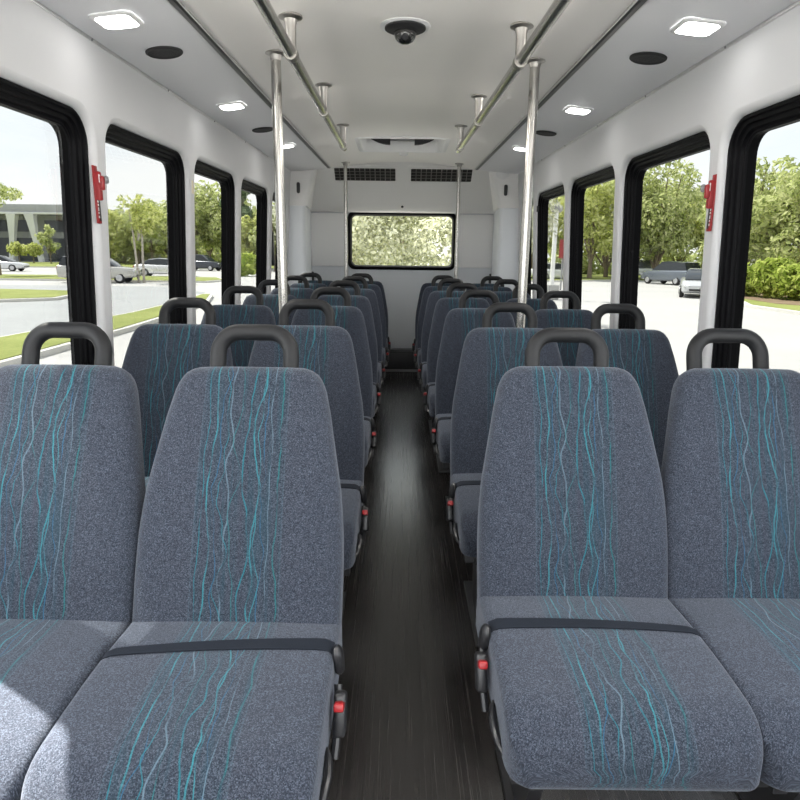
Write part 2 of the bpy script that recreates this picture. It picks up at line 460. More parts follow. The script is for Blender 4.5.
for s, side, n in ((-1, 'left', 7), (1, 'right', 8)):
    # forward-facing corner cap: plan outline per height (wall -> rounded edge -> back along the bulkhead)
    mb = MB(); rings = []
    for k in range(9):
        t = k/8; z = 1.735 + (2.19-1.735)*t
        yf = 6.265 + .07*t; xe = .925 - .115*t
        R = .05; ring = [(s*1.18, yf, z)]
        ring += [(s*(1.18 + (xe+R-1.18)*q/5), yf, z) for q in range(1, 6)]
        ring += [(s*(xe+R - R*math.sin(a)), yf+R - R*math.cos(a), z) for a in [PI/2*q/6 for q in range(1, 7)]]
        ring += [(s*(xe+.012), yf+.2, z), (s*(xe+.05), REAR, z)]
        rings.append(ring)
    m_ = len(rings[0]); V = [p for r_ in rings for p in r_]
    mb.add(V, [(a*m_+b, a*m_+b+1, (a+1)*m_+b+1, (a+1)*m_+b) for a in range(len(rings)-1) for b in range(m_-1)])
    mb.add(rings[0] + [(s*1.18, REAR, 1.735)], [tuple(range(m_+1))])
    struct(mb.build('trim_%d' % n, M['bulk'], ang=40))
    # corner panel under the cap
    mb = MB(); rings = []
    for z in (0, .6, 1.2, 1.74):
        yf = 6.285; xe = .945; R = .04
        ring = [(s*1.2, yf, z), (s*(xe+R), yf, z)]
        ring += [(s*(xe+R - R*math.sin(a)), yf+R - R*math.cos(a), z) for a in [PI/2*q/6 for q in range(1, 7)]]
        ring += [(s*.99, REAR+.01, z)]
        rings.append(ring)
    m_ = len(rings[0])
    mb.add([p for r_ in rings for p in r_], [(a*m_+b, a*m_+b+1, (a+1)*m_+b+1, (a+1)*m_+b) for a in range(3) for b in range(m_-1)])
    struct(mb.build('wall_rear_corner_%s' % side, M['rearw'], ang=40))
    # raised off-white insert panel on the rear wall
    t = MB(); t.box((s*.79, REAR-.014, 1.432), (.40, .026, .56), .008); struct(t.build('trim_%d' % (n+2), M['insert']))
# rear wall
RW, RH, RZ = .582, .296, 1.428
mb = MB()
hole = [(x, z+RZ) for x, z in rrect(RW, RH, .07, 6)]
V, F = fill_holes([(-1.0, 0), (1.0, 0), (1.0, 1.76), (-1.0, 1.76)], [hole])
mb.add([(x, REAR, z) for x, z in V], F)
mb.loft([[(x, REAR, z) for x, z in hole], [(x, REAR+.08, z) for x, z in hole]], cap=False)
V, F = fill_holes([(-1.3, -.3), (1.3, -.3), (1.3, 2.4), (-1.3, 2.4)], [hole])
mb.add([(x, REAR+.08, z) for x, z in V], F)
struct(mb.build('wall_rear', M['rearw'], ang=50))
mb = MB()
mb.loft([[(x, REAR+d, z+RZ) for x, z in rrect(RW-i, RH-i, .07-i*.6, 6)] for i, d in ((-.012, .0), (-.012, -.014), (-.004, -.022), (.018, -.022), (.026, -.012), (.028, .02), (.034, .03), (.034, .05))], cap=False)
fr = struct(mb.build('window_%d' % wi, M['frame'], ang=50))
p = MB(); L = [(x, REAR+.035, z+RZ) for x, z in rrect(RW-.03, RH-.03, .05, 6)]; p.add(L, [tuple(range(len(L)))]); p.build('pane', M['rglass'], fr, smooth=False)
# step across the aisle end
t = MB(); t.box((0, 6.91, .125), (1.9, .16, .25), .006); st = struct(t.build('trim_11', M['blackmetal']))
t = MB(); t.box((0, 6.824, .02), (1.9, .012, .03), .003); t.build('kick_strip', M['grey'], st)
t = MB(); t.box((0, 6.824, .225), (1.9, .014, .02), .003); t.build('nosing', M['black'], st)

# ------------------------------------------------------------------ seats
TH = .095
dvec = Vector((0, .21, .555)).normalized(); nvec = Vector((0, -dvec.z, dvec.y))
SL = .593
def hw_at(s_):
    pts = [(-.05, .225), (0, .232), (.13, .234), (.22, .232), (.30, .224), (.40, .207), (.48, .193), (.535, .181), (.56, .172), (.576, .160), (.587, .144), (.593, .124)]
    for (a, x), (b, y) in zip(pts, pts[1:]):
        if s_ <= b:
            t = (s_-a)/(b-a); return x + (y-x)*t
    return pts[-1][1]
def back_point(x, s_, n_):     # n_ measured from the front face, positive to the front
    base = Vector((0, 0, .475)) + dvec*s_
    bul = .016*math.sin(PI*min(max(s_/SL, 0), 1))
    return base + nvec*(n_+bul) + Vector((x, 0, 0))
def back_section(hw, th, rf, rb, k=5, m=10):
    P = []
    def arc(cx, cn, r, a0, a1):
        for i in range(k+1):
            a = a0 + (a1-a0)*i/k; P.append((cx + r*math.cos(a), cn + r*math.sin(a)))
    arc(hw-rf, -rf, rf, 0, PI/2)
    for i in range(1, m):
        x = (hw-rf)*(1-2*i/m); P.append((x, .006*(1-(x/hw)**2)))
    arc(-hw+rf, -rf, rf, PI/2, PI)
    arc(-hw+rb, -th+rb, rb, PI, 1.5*PI)
    for i in range(1, m): P.append(((-hw+rb)+2*(hw-rb)*i/m, -th))
    arc(hw-rb, -th+rb, rb, 1.5*PI, 2*PI)
    return P
def make_backrest():
    mb = MB(); rings = []; uvs = []
    S = [-.05, -.02, 0, .05, .1, .15, .2, .25, .3, .35, .4, .44, .48, .51, .535, .552, .565, .576, .585, .5905, .593]
    for q in S:
        hw = hw_at(q); th = TH*(1-.25*max(q, 0)/SL)
        rf = .034; rb = .03; ins = 0
        if q > .555:
            e = (q-.555)/(.593-.555); ins = .032*(1-math.sqrt(max(0, 1-e*e)))
        rf = min(rf, (th-2*ins)*.48); rb = min(rb, (th-2*ins)*.48)
        sec = back_section(hw, th-2*ins, rf, rb)
        rings.append([back_point(x, q, n_-ins) for x, n_ in sec]); uvs.append([(x - (n_ if n_ < 0 else 0)*(1 if x > 0 else -1)*(1 if abs(x) > hw*.6 else 0), q+.5) for x, n_ in sec])
    mb.loft(rings, True, uvs)
    return mb
def make_piping():
    pts = []
    S = [.02, .08, .14, .2, .26, .32, .38, .43, .48, .51, .535, .553, .568]
    for q in S: pts.append(back_point(-(hw_at(q)-.016), q, -.010))
    tops = [back_point(x, .578-.012*abs(x/.13)**3, -.0145) for x in [-.13+.26*i/12 for i in range(13)]]
    pts += tops
    for q in reversed(S): pts.append(back_point(hw_at(q)-.016, q, -.010))
    mb = MB(); mb.tube(pts, .0028, 6); return mb
CD0, CD1 = .06, -.435           # cushion from behind the backrest to its front
def cush_prof(y):
    """top height, bottom height and half width at depth y"""
    t = (CD0-y)/(CD0-CD1)                       # 0 back .. 1 front
    top = .482 + .014*math.sin(PI*min(1, t*1.05))**1
    hw = .2325
    d = y-CD1
    if d < .10:
        e = 1-d/.10; top -= .085*(1-math.sqrt(max(0, 1-e*e*.985)))
    if d < .07:
        e = 1-d/.07; hw -= .036*(1-math.sqrt(max(0, 1-e*e*.97)))
    bot = .362
    if d < .03: bot += .01*(1-d/.03)
    return top, bot, hw
def make_cushion():
    mb = MB(); rings = []; uvs = []
    Y = [CD0, .03, 0, -.05, -.1, -.15, -.2, -.25, -.29, -.32, -.335, -.35, -.365, -.38, -.392, -.403, -.412, -.42, -.426, -.431, -.4342, -.435]
    vacc = .5; prev = None
    for y in Y:
        top, bot, hw = cush_prof(y)
        h = top-bot; r = min(.022, h*.45); rb = .012
        P = []
        k = 5
        def arc(cx, c_z, rr, a0, a1):
            for i in range(k+1):
                a = a0+(a1-a0)*i/k; P.append((cx+rr*math.cos(a), c_z+rr*math.sin(a)))
        arc(hw-r, top-r, r, 0, PI/2)
        for i in range(1, 12):
            x = (hw-r)*(1-2*i/12); P.append((x, top+.007*(1-(x/hw)**2)))
        arc(-hw+r, top-r, r, PI/2, PI)
        arc(-hw+rb, bot+rb, rb, PI, 1.5*PI); arc(hw-rb, bot+rb, rb, 1.5*PI, 2*PI)
        if prev is not None: vacc -= math.hypot(y-prev[0], top-prev[1])
        prev = (y, top)
        rings.append([(x, y, z) for x, z in P]); uvs.append([(x + (1 if x > 0 else -1)*max(0, top-r-z)*(1 if y > CD1+.03 else 0), vacc-(max(0, top-r-z) if y <= CD1+.03 else 0)) for x, z in P])
    # front face closing towards the middle
    last = rings[-1]; cxm = (0, CD1, sum(p[2] for p in last)/len(last))
    for kf in (.66, .3):
        rings.append([(p[0]*1.0 if False else p[0]*(kf*.2+.8), CD1-.004*(1-kf), cxm[2]+(p[2]-cxm[2])*kf) for p in last])
        uvs.append([(p[0], vacc-(cush_prof(CD1)[0]-(cxm[2]+(p[2]-cxm[2])*kf))) for p in last])
    mb.loft(rings, True, uvs); return mb
def make_handle():
    mb = MB(); R0 = .052; hwid = .0895; r = .0195
    top = 1.090; z0 = .965
    P = [(-hwid, z0)]; P += [(-hwid, z0+.03)]
    for i in range(9):
        a = PI - PI/2*i/8; P.append((-hwid+R0+R0*math.cos(a), top-R0+R0*math.sin(a)))
    for i in range(9):
        a = PI/2 - PI/2*i/8; P.append((hwid-R0+R0*math.cos(a), top-R0+R0*math.sin(a)))
    P += [(hwid, z0+.03), (hwid, z0)]
    def yy(z): return .243 + (z-1.0)*.22
    mb.tube([(x, yy(z), z) for x, z in P], r, 16); return mb
def make_frame():
    mb = MB()
    for x in (-.17, .17): mb.box((x, -.17, .338), (.03, .44, .036), .003)
    mb.box((0, -.36, .338), (.43, .03, .036), .003); mb.box((0, .02, .338), (.43, .03, .036), .003)
    mb.lathe([(0, 0), (.010, 0), (.010, .008), (0, .009)], (.02, -.376, .338), (0, -1, 0), 12)
    return mb
def make_leg(x):
    mb = MB()
    mb.add([], [])
    w = .03
    rings = [[(x-w/2, y0, z), (x+w/2, y0, z), (x+w/2, y1, z), (x-w/2, y1, z)] for z, y0, y1 in ((.012, -.20, -.06), (.1, -.21, -.06), (.26, -.28, .0), (.322, -.36, .03))]
    mb.loft(rings); mb.box((x, -.15, .007), (.07, .42, .014), .003); return mb

def make_seat(aisle):          # aisle: +1 = aisle on +x, -1 = aisle on -x, 0 = window seat
    root = empty('passenger_seat')
    b = make_backrest().build('backrest', M['fabric'], root, ang=70); make_piping().build('piping', M['piping'], b)
    make_cushion().build('cushion', M['fabric'], root, ang=70)
    make_handle().build('grab_handle', M['foam'], root)
    make_frame().build('seat_frame', M['blackmetal'], root)
    if aisle:
        a = aisle
        make_leg(a*.13).build('leg', M['blackmetal'], root)
        # lap belt lying across the cushion
        rings = []
        for i in range(25):
            x = a*(.229 - .455*i/24); t = i/24
            y = (-.125 - .018*t) if a < 0 else (-.078 - .04*t) - .02*math.sin(PI*t)*0
            tp, bt, hw = cush_prof(y); 
            xx = min(abs(x), .2295)
            z = tp + .007*(1-(xx/.2295)**2) + .0035
            if abs(x) > .2: z -= .03*(1-math.sqrt(max(0, 1-((abs(x)-.2)/.0365)**2)))*.8
            z += .001*math.sin(PI*t)
            hb = .0185 - .008*t
            rings.append([(x, y-hb, z-.002), (x, y+hb, z-.001), (x, y+hb, z+.0012), (x, y-hb, z+.0002)])
        m2 = MB(); m2.loft(rings); sb = m2.build('seat_belt', M['belt'], root)
        m2 = MB()
        m2.lathe([(0, 0), (.020, 0), (.024, .004), (.024, .011), (.019, .017), (.008, .019), (0, .019)], (a*.232, -.135, .468), (a, 0, .15), 20)
        for i, v in enumerate(m2.v):
            dz = v[2]-.468; dy = v[1]+.135
            m2.v[i] = (v[0], -.135 + dy*.95 - dz*.25, .468 + dz*1.5)
        if a > 0: m2.v = [(q[0], q[1]+.045, q[2]) for q in m2.v]
        m2.build('belt_guide', M['black'], root)
        m2 = MB(); m2.tube([(a*.244, -.14, .45), (a*.246, -.165, .42), (a*.247, -.185, .395), (a*.243, -.22, .35)], .008, 8); m2.build('buckle_stalk', M['black'], root)
        rot = Matrix.Rotation(math.radians(-28), 3, 'X')
        m2 = MB(); m2.box((a*.252, -.19, .425), (.024, .04, .078), .007, rot=rot, seg=3); bk = m2.build('buckle', M['black'], root)
        m2 = MB(); m2.box((a*.2525, -.2105, .457), (.019, .028, .016), .004, rot=rot); m2.build('release_button', M['red'], bk)
        m2 = MB(); pts = [(a*.233, -.25, .40), (a*.24, -.28, .408), (a*.243, -.315, .404), (a*.238, -.35, .39), (a*.226, -.372, .374)]
        m2.tube(pts, [.004, .007, .008, .007, .003], 8); m2.build('recline_lever', M['black'], root)
    else:
        make_leg(0).build('leg', M['blackmetal'], root)
    return root

ORD = ['front', 'second', 'third', 'fourth', 'fifth', 'sixth', 'rearmost']
Lh = [1.472, 2.36, 3.26, 4.10, 4.90, 5.65, 6.30]
Rh = [1.615, 2.475, 3.37, 4.18, 4.96, 5.68, 6.31]
LA = [-.359, -.362, -.372, -.378, -.372, -.362, -.358]; RA = [.432, .430, .418, .406, .392, .378, .374]
proto = {1: make_seat(1), -1: make_seat(-1), 0: make_seat(0)}
used = {1: 0, -1: 0, 0: 0}
def add_seat(kind, x, yh, z, label, handle=True, lean=False):
    if not used[kind] and handle: o = proto[kind]; used[kind] = 1
    else:
        o = copy_tree(proto[kind])
        if not handle:
            for c in kids(o):
                if c.name.startswith('grab_handle'): bpy.data.objects.remove(c)
    o.location = (x, yh-.27, z)
    if kind == 0:                        # the wall seats are a little narrower
        o.scale.x = 1 if x < 0 else .97
    piv = Vector((0, 0, .475))
    for c in kids(o):
        if c.name.startswith('grab_handle') and kind == 0: c.scale.x = 1/o.scale.x
        if lean and c.name.split('.')[0] in ('grab_handle', 'backrest'):     # front left pair is reclined further
            Rm = Matrix.Rotation(math.radians(-5), 4, 'X'); sx = c.scale.x
            k = 1.015 if c.name.startswith('backrest') else 1.035
            c.matrix_local = Matrix.Translation(piv) @ Rm @ Matrix.Diagonal((sx, k, k, 1)) @ Matrix.Translation(-piv)
        elif c.name.startswith('backrest'):
            c.matrix_local = Matrix.Translation(piv) @ Matrix.Diagonal((1, .987, .987, 1)) @ Matrix.Translation(-piv)
    tag(o, label, 'seat', 'patterned passenger seats')
RN = ['%s row' % o for o in ORD]
for i in range(7):
    hd = i < 6
    for side, kA, xa, xw, yy in (('left', 1, LA[i], LA[i]-.462, Lh[i]), ('right', -1, RA[i], RA[i]+.448, Rh[i])):
        desc = {0: 'nearest the camera', 6: 'without grab handle'}.get(i, 'with black grab handle')
        z = .012 if side == 'left' else 0
        add_seat(kA, xa, yy, z, 'grey and teal aisle seat %s, %s %s of the aisle' % (desc, RN[i], side), hd, i == 0 and side == 'left')
        add_seat(0, xw, yy, z, 'grey and teal window seat %s, %s by the %s wall' % (desc, RN[i], side), hd, i == 0 and side == 'left')

# ------------------------------------------------------------------ poles and rails
def straight_pole(x, y, zt, label, r=.0165):
    root = empty('grab_pole', (x, y, 0)); tag(root, label, 'pole', 'vertical grab poles')
    m = MB(); m.tube([(0, 0, .012), (0, 0, zt-.004)], r, 18); m.build('pole', M['steel'], root)
    m = MB(); m.lathe([(0, 0), (.042, 0), (.042, -.006), (.026, -.012), (.021, -.03), (.0, -.03)], (0, 0, zt), (0, 0, 1), 20); m.build('ceiling_flange', M['castalu'], root)
    m = MB(); m.lathe([(0, 0), (.04, 0), (.04, .008), (.022, .014), (0, .014)], (0, 0, 0), (0, 0, 1), 20); m.build('floor_flange', M['castalu'], root)
def ceil_at(x, y): return cz(max(-SX, min(SX, x)), y)
straight_pole(-.523, 2.775, ceil_at(-.523, 2.775), 'tall steel grab pole rising among the left seats near the front', .0205)
straight_pole(.545, 2.83, ceil_at(.545, 2.83), 'tall steel grab pole rising among the right seats near the front', .0205)
straight_pole(-.538, 6.16, ceil_at(-.538, 6.16), 'slim steel grab pole left of the rear window', .017)
straight_pole(.530, 6.16, ceil_at(.530, 6.16), 'slim steel grab pole right of the rear window', .017)
for s, side, (xa, xb), ys_, ye in ((-1, 'left', (-.397, -.397), (2.40, 3.34, 4.38), 4.47), (1, 'right', (.432, .378), (2.46, 3.54, 4.38), 4.50)):
    root = empty('ceiling_handrail', (xa, 0, 0)); tag(root, 'stainless steel ceiling handrail above the %s side of the aisle' % side, 'handrail')
    rz = 1.968
    def rx(y): return xa + (xb-xa)*(y-1.8)/2.7 - xa
    m = MB(); m.tube([(rx(y), y, rz+rise(y)*.5) for y in (FRONT+.2, 1.5, 3, ye)], .0195, 18); m.lathe([(.0195, 0), (.015, .008), (0, .01)], (rx(ye), ye, rz+rise(ye)*.5), (0, 1, 0), 18)
    m.build('rail', M['steel'], root)
    for y in (.2, 1.35) + ys_:
        x = rx(y); zc = ceil_at(xa+x, y)
        zr = rz+rise(y)*.5
        m = MB(); m.lathe([(0, 0), (.042, 0), (.042, -.006), (.024, -.012), (.0195, -.03), (.0185, zr-zc)], (x, y, zc), (0, 0, 1), 18)
        m.lathe([(.0195, -.022), (.0245, -.022), (.0245, .022), (.0195, .022)], (x, y, zr), (0, 1, 0), 18)
        m.build('bracket', M['castalu'], root)

# ------------------------------------------------------------------ ceiling fittings
def cove_frame(s, x, y):
    t = (abs(x)-SX)/(1.078-SX); p = Vector(covept(s, t, y)); q = Vector(covept(s, t+.05, y)); u = (q-p).normalized()
    v = Vector((0, 1, .012)).normalized(); n = u.cross(v).normalized()
    if n.z > 0: n = -n
    return p, u, v, n
def oriented(m, p, u, v, n):
    m.v = [tuple(Vector(p) + u*a + v*b + n*c) for a, b, c in m.v]; return m
LBL = ['second from the front', 'third from the front', 'closest to the rear']
for s, side in ((-1, 'left'), (1, 'right')):
    for k, (x, y) in enumerate(((.925, -.35), (.925, .93), (.928, 2.225), (.897, 3.50), (.862, 4.85))):
        p, u, v, n = cove_frame(s, x, y)
        lab = {0: 'front end above the driver area', 1: 'front section beyond the picture', 2: 'nearest the camera', 3: 'middle one of the row', 4: 'nearest the rear wall'}[k]
        root = empty('ceiling_light', (0, 0, 0)); tag(root, 'small rounded square ceiling light glowing on the %s cove, %s' % (side, lab), 'light', 'ceiling lights on the coves')
        m = MB(); m.loft([[(a, b, c) for a, b in rrect(h, h, h*.42, 5)] for h, c in ((.070, .0), (.070, .004), (.066, .007), (.056, .008), (.056, .004))], cap=False)
        oriented(m, p, u, v, n).build('bezel', M['white'], root)
        m = MB(); m.loft([[(a, b, c) for a, b in rrect(h, h, h*.42, 5)] for h, c in ((.056, .003), (.055, .008), (.045, .012), (.026, .0135))])
        oriented(m, p, u, v, n).build('lens', M['lens'], root)
        # spot added under the lens, tipped towards the aisle to spare the wall
        ld = bpy.data.lights.new('lamp_beam', 'SPOT'); ld.energy = 17; ld.spot_size = math.radians(118); ld.spot_blend = 1; ld.shadow_soft_size = .05; ld.color = (1, .96, .90)
        lo = bpy.data.objects.new('lamp_beam', ld); COL.objects.link(lo); lo.parent = root
        lo.location = p + n*.03; lo.rotation_euler = Vector((0, 0, -1)).rotation_difference((n - Vector((s*1.25, 0, 0))).normalized()).to_euler()
    for k, (x, y) in enumerate(((.905, 2.575), (.884, 4.19))):
        p, u, v, n = cove_frame(s, x, y)
        m = MB(); m.lathe([(0, 0), (.068, 0), (.068, .004), (.062, .008), (.055, .005), (.03, .007), (0, .0075)], (0, 0, 0), (0, 0, 1), 28)
        o = oriented(m, p, u, v, n).build('ceiling_speaker', M['speaker'])
        tag(o, 'round black speaker set in the %s cove, %s' % (side, 'the near one beside the first light' if k == 0 else 'the far one beyond the steel pole'), 'speaker', 'round ceiling speakers')

# dome camera
y0 = 2.545; zc = ceil_at(0, y0)
root = empty('dome_camera', (.003, y0, zc)); tag(root, 'black dome security camera on the middle of the ceiling', 'camera')
m = MB(); m.lathe([(0, 0), (.094, 0), (.094, -.003), (.088, -.005), (.0, -.007)], n=32); m.build('mounting_ring', M['white'], root)
m = MB(); m.lathe([(0, -.006), (.076, -.006), (.076, -.011), (.062, -.017), (.04, -.02), (0, -.02)], n=32); m.build('base', M['speaker'], root)
m = MB(); m.lathe([(.04, -.018), (.041, -.03), (.037, -.042), (.028, -.053), (.014, -.059), (0, -.06)], n=28); d = m.build('dome', M['domeglass'], root)
m = MB(); m.lathe([(0, 0), (.012, 0), (.012, .007), (.006, .008), (0, .006)], (0, -.03, -.043), (0, -1, -.55), 14); m.build('camera_lens', M['black'], root)

# roof hatch at the rear
hy = (HY0+HY1)/2; hx = (HX0+HX1)/2; hz = ceil_at(hx, hy)
root = empty('roof_hatch', (hx, hy, hz)); tag(root, 'white roof hatch with two black latches near the rear wall', 'hatch')
hw, hd = (HX1-HX0)/2, (HY1-HY0)/2
def rs(w, d, z): return [(a, b, z) for a, b in rrect(w, d, .04, 4)]
m = MB(); m.loft([rs(hw+.035, hd+.03, .0), rs(hw+.035, hd+.03, -.012), rs(hw+.028, hd+.024, -.018), rs(hw-.008, hd-.008, -.018), rs(hw-.018, hd-.014, -.008), rs(hw-.035, hd-.02, .085)], cap=False); m.build('frame', M['white'], root)
m = MB(); m.box((0, 0, .09), (2*hw, 2*hd, .01)); m.build('lid', M['white'], root, smooth=False)
for sx in (-1, 1):
    m = MB(); m.loft([[(sx*(.10+.16*t), .20 + .03*t*t, .083-h) for h in (0,)] + [(sx*(.10+.16*t), .20+.03*t*t, .083-.06*(1-t*t*.75)), (sx*(.10+.16*t), .235, .083-.06*(1-t*t*.75)), (sx*(.10+.16*t), .235, .083)] for t in (0, .2, .4, .6, .8, 1)])
    m.build('latch', M['black'], root)
m = MB(); m.box((0, .215, .06), (.24, .016, .016), .004); m.build('latch_bar', M['grey'], root)
z_ = ceil_at(0, 5.76)
m = MB(); m.lathe([(0, 0), (.042, 0), (.042, -.006), (.034, -.02), (.03, -.02), (.026, -.014), (0, -.014)], (.006, 5.76, z_)); o = m.build('smoke_detector', M['white']); tag(o, 'small round white ceiling detector between hatch and rear bulkhead', 'detector')

# bulkhead vents
BR = bulk_rot()
for x0, x1, side in ((-.672, -.072, 'left'), (.082, .682, 'right')):
    root = empty('air_vent', bulk((x0+x1)/2, .235)); tag(root, 'wide dark air vent on the rear bulkhead, %s of centre' % side, 'vent', 'bulkhead air vents')
    root.rotation_euler = BR.to_euler()
    w = (x1-x0)/2; h = .078
    m = MB(); m.loft([[(a, b, c) for a, b in rrect(w+i, h+i, .008, 3)] for i, c in ((.034, 0), (.034, .006), (.004, .007), (0, .004), (0, .001))], cap=False); m.build('frame', M['bulk'], root)
    m = MB(); m.box((0, 0, .002), (2*w, 2*h, .003)); m.build('backing', M['grille'], root, smooth=False)
    m = MB()
    for i in range(1, 12): m.box((-w+2*w*i/12, 0, .005), (.006 if i % 2 else .01, 2*h, .006))
    for j in (-.5, 0, .5): m.box((0, j*h, .0045), (2*w, .004, .004))
    m.build('grille', M['castalu'], root, smooth=False)
# small fittings at the rear
m = MB(); m.lathe([(0, 0), (.014, 0), (.012, .008), (0, .01)], bulk(0, .905), bn, 16); o = m.build('rear_sensor', M['black']); tag(o, 'tiny black round sensor on the bulkhead just above the rear window', 'sensor')
for s, side, cx_ in ((-1, 'left', -1.005), (1, 'right', .995)):
    m = MB(); m.loft([[(cx_+a, 6.30-k, 1.90+b) for a, b in rrect(.016*i, .052*(.9+.1*i), .016*i, 4)] for i, k in ((1, .0), (1, .022), (.8, .026))])
    o = m.build('coat_hook', M['black']); tag(o, 'small black oblong fitting on the %s rear corner cap' % side, 'fitting', 'corner cap fittings')
    m = MB(); m.lathe([(0, 0), (.011, 0), (.011, .05), (.016, .055), (.016, .07), (0, .075)], (s*.978, 6.955, 1.02), (0, -.3, 1), 12)
    m.box((s*.978, 6.965, 1.01), (.03, .04, .05), .005)
    o = m.build('latch_knob', M['black']); tag(o, 'little black latch knob in the %s rear corner above the seats' % side, 'knob', 'rear corner knobs')
    if s == 1:
        m = MB(); m.lathe([(0, 0), (.066, 0), (.066, .014), (.058, .02), (0, .021)], (.962, 6.325, 2.062), (0, -1, 0), 28)
        o = m.build('round_cover', M['white']); tag(o, 'round white cover plate on the right rear corner cap', 'cover')

# red emergency releases on the pillars
def latch(s, y, label):
    root = empty('emergency_release', (s*wx(1.48, s), y, 1.39)); tag(root, label, 'latch', 'red emergency window releases')
    def bx(name, c, d, mat, bev=.003, par=root, rot=None):
        m = MB(); m.box((-s*c[0]*.7, c[1], c[2]), (d[0]*.8, d[1]*.9, d[2]), bev*.7, rot); return m.build(name, mat, par)
    bx('back_plate', (.004, 0, .095), (.008, .034, .20), M['red'])
    bx('label_strip', (.009, .006, .05), (.002, .014, .09), M['black'], .0005)
    mk = MB()
    for i, (dz, hh) in enumerate(((.018, .008), (.032, .006), (.045, .012), (.06, .007), (.073, .01), (.086, .006))): mk.box((-s*.0076, -.006, dz), (.001, .006, hh))
    mk.build('lettering', M['white'], root, smooth=False)
    h = bx('handle', (.02, -.004, .125), (.026, .024, .10), M['red'], .008)
    bx('handle_grip', (.04, -.006, .135), (.022, .022, .05), M['red'], .009, h)
    m = MB(); m.lathe([(0, 0), (.013, 0), (.015, .006), (.011, .013), (0, .015)], (-s*.03, .012, .148), (-s*.8, .6, 0), 16); m.build('knob', M['grey'], h)
    bx('indicator', (.034, -.014, .15), (.004, .004, .028), M['white'], .001)
latch(-1, 2.345, 'red emergency window release on the white pillar by the left windows')
latch(1, 2.385, 'red emergency window release on the white pillar by the right windows')
m = MB(); m.box((-W-.015, 5.60, 1.32), (.05, .05, .29), .008); o = m.build('window_catch', M['black']); tag(o, 'black upright window catch in the last left window', 'catch')
m = MB(); m.box((wx(1.65, 1), 5.42, 1.63+rise(5.4)), (.014, .03, .05), .005); o = m.build('window_stop', M['black']); tag(o, 'tiny black stop beside the last right window', 'stop')
m = MB(); m.box((-wx(1.62), 3.41, 1.62), (.003, .03, .07), .001); o = m.build('pillar_sticker', M['sticker']); tag(o, 'small pale sticker on the left pillar before the third window', 'sticker')

# ------------------------------------------------------------------ outdoors
G = -.75
def slab(name, pts, z0, z1, mat, seg=1):
    m = MB(); n = len(pts)
    m.add([(x, y, z0) for x, y in pts] + [(x, y, z1) for x, y in pts], [tuple(range(n, 2*n))] + [(i, (i+1) % n, n+(i+1) % n, n+i) for i in range(n)])
    return struct(m.build(name, mat, smooth=False))
slab('ground', [(-260, -60), (260, -60), (260, 320), (-260, 320)], G-.4, G, M['concrete'])
slab('trim_12', [(-16, -40), (-9.0, -40), (-9.2, 8), (-9.0, 19), (-10.0, 32), (-13.5, 37), (-60, 37), (-60, 31.5), (-22, 31.5), (-15.8, 31.5), (-14.0, 26), (-16, 23.4)], G, G+.01, M['asphalt'])
def island(n, pts, inner, label=''):
    slab('trim_%d' % n, pts, G, G+.12, M['curb'])
    slab('lawn_%d' % n, inner, G+.12, G+.135, M['grass'])
def shrink(pts, k):
    cx = sum(p[0] for p in pts)/len(pts); cy = sum(p[1] for p in pts)/len(pts)
    return [(cx+(x-cx)*(1-k/max(1e-3, math.hypot(x-cx, y-cy))*1.6), cy+(y-cy)*(1-k/max(1e-3, math.hypot(x-cx, y-cy))*1.6)) for x, y in pts]
def strip_between(xl, xr, ys2): return [(xl[i], ys2[i]) for i in range(len(ys2))] + [(xr[i], ys2[i]) for i in reversed(range(len(ys2)))]
yA = [2, 8, 12, 16, 20, 25, 29]
island(16, strip_between([-9.25, -9.25, -9.2, -8.9, -8.7, -8.9, -9.4], [-6.9, -6.95, -6.95, -7.0, -7.2, -7.7, -8.7], yA), strip_between([-9.1, -9.1, -9.05, -8.75, -8.55, -8.75, -9.2], [-7.05, -7.1, -7.1, -7.15, -7.35, -7.85, -8.85], yA))
i2 = [(-16.2, 24.2), (-14.2, 25.8), (-14.6, 28), (-16.0, 30.6), (-19, 31.2), (-60, 31.2), (-60, 24.0)]
island(17, i2, [(-16.4, 24.4), (-14.45, 25.95), (-14.8, 28), (-16.1, 30.4), (-19, 31.0), (-59.8, 31.0), (-59.8, 24.2)])
i3 = [(-12.5, 45), (-14, 48.5), (-20, 49.5), (-34, 49.5), (-34, 43), (-20, 42.2), (-13, 42.2)]
island(18, i3, shrink(i3, .15))
i4 = [(-110, 74), (-18, 74), (-14, 78), (-14, 100), (-110, 100)]
island(19, i4, shrink(i4, .2))
i5 = [(14.9, 22), (14.6, 26.5), (15.6, 29.2), (18, 36), (22, 40), (34, 42), (34, 16), (16, 16)]
island(20, i5, shrink(i5, .2))
i6 = [(13, 50.8), (21, 56), (21, 62), (9, 62), (9, 50.8)]
island(21, i6, shrink(i6, .15))
i7 = [(2, 60.0), (2, 90), (60, 90), (60, 52), (24, 56)]
slab('lawn_22', i7, G, G+.02, M['grass'])
slab('lawn_23', [(-4.5, 16), (-4.5, 40), (4.5, 40), (4.5, 16)], G, G+.05, M['grass'])

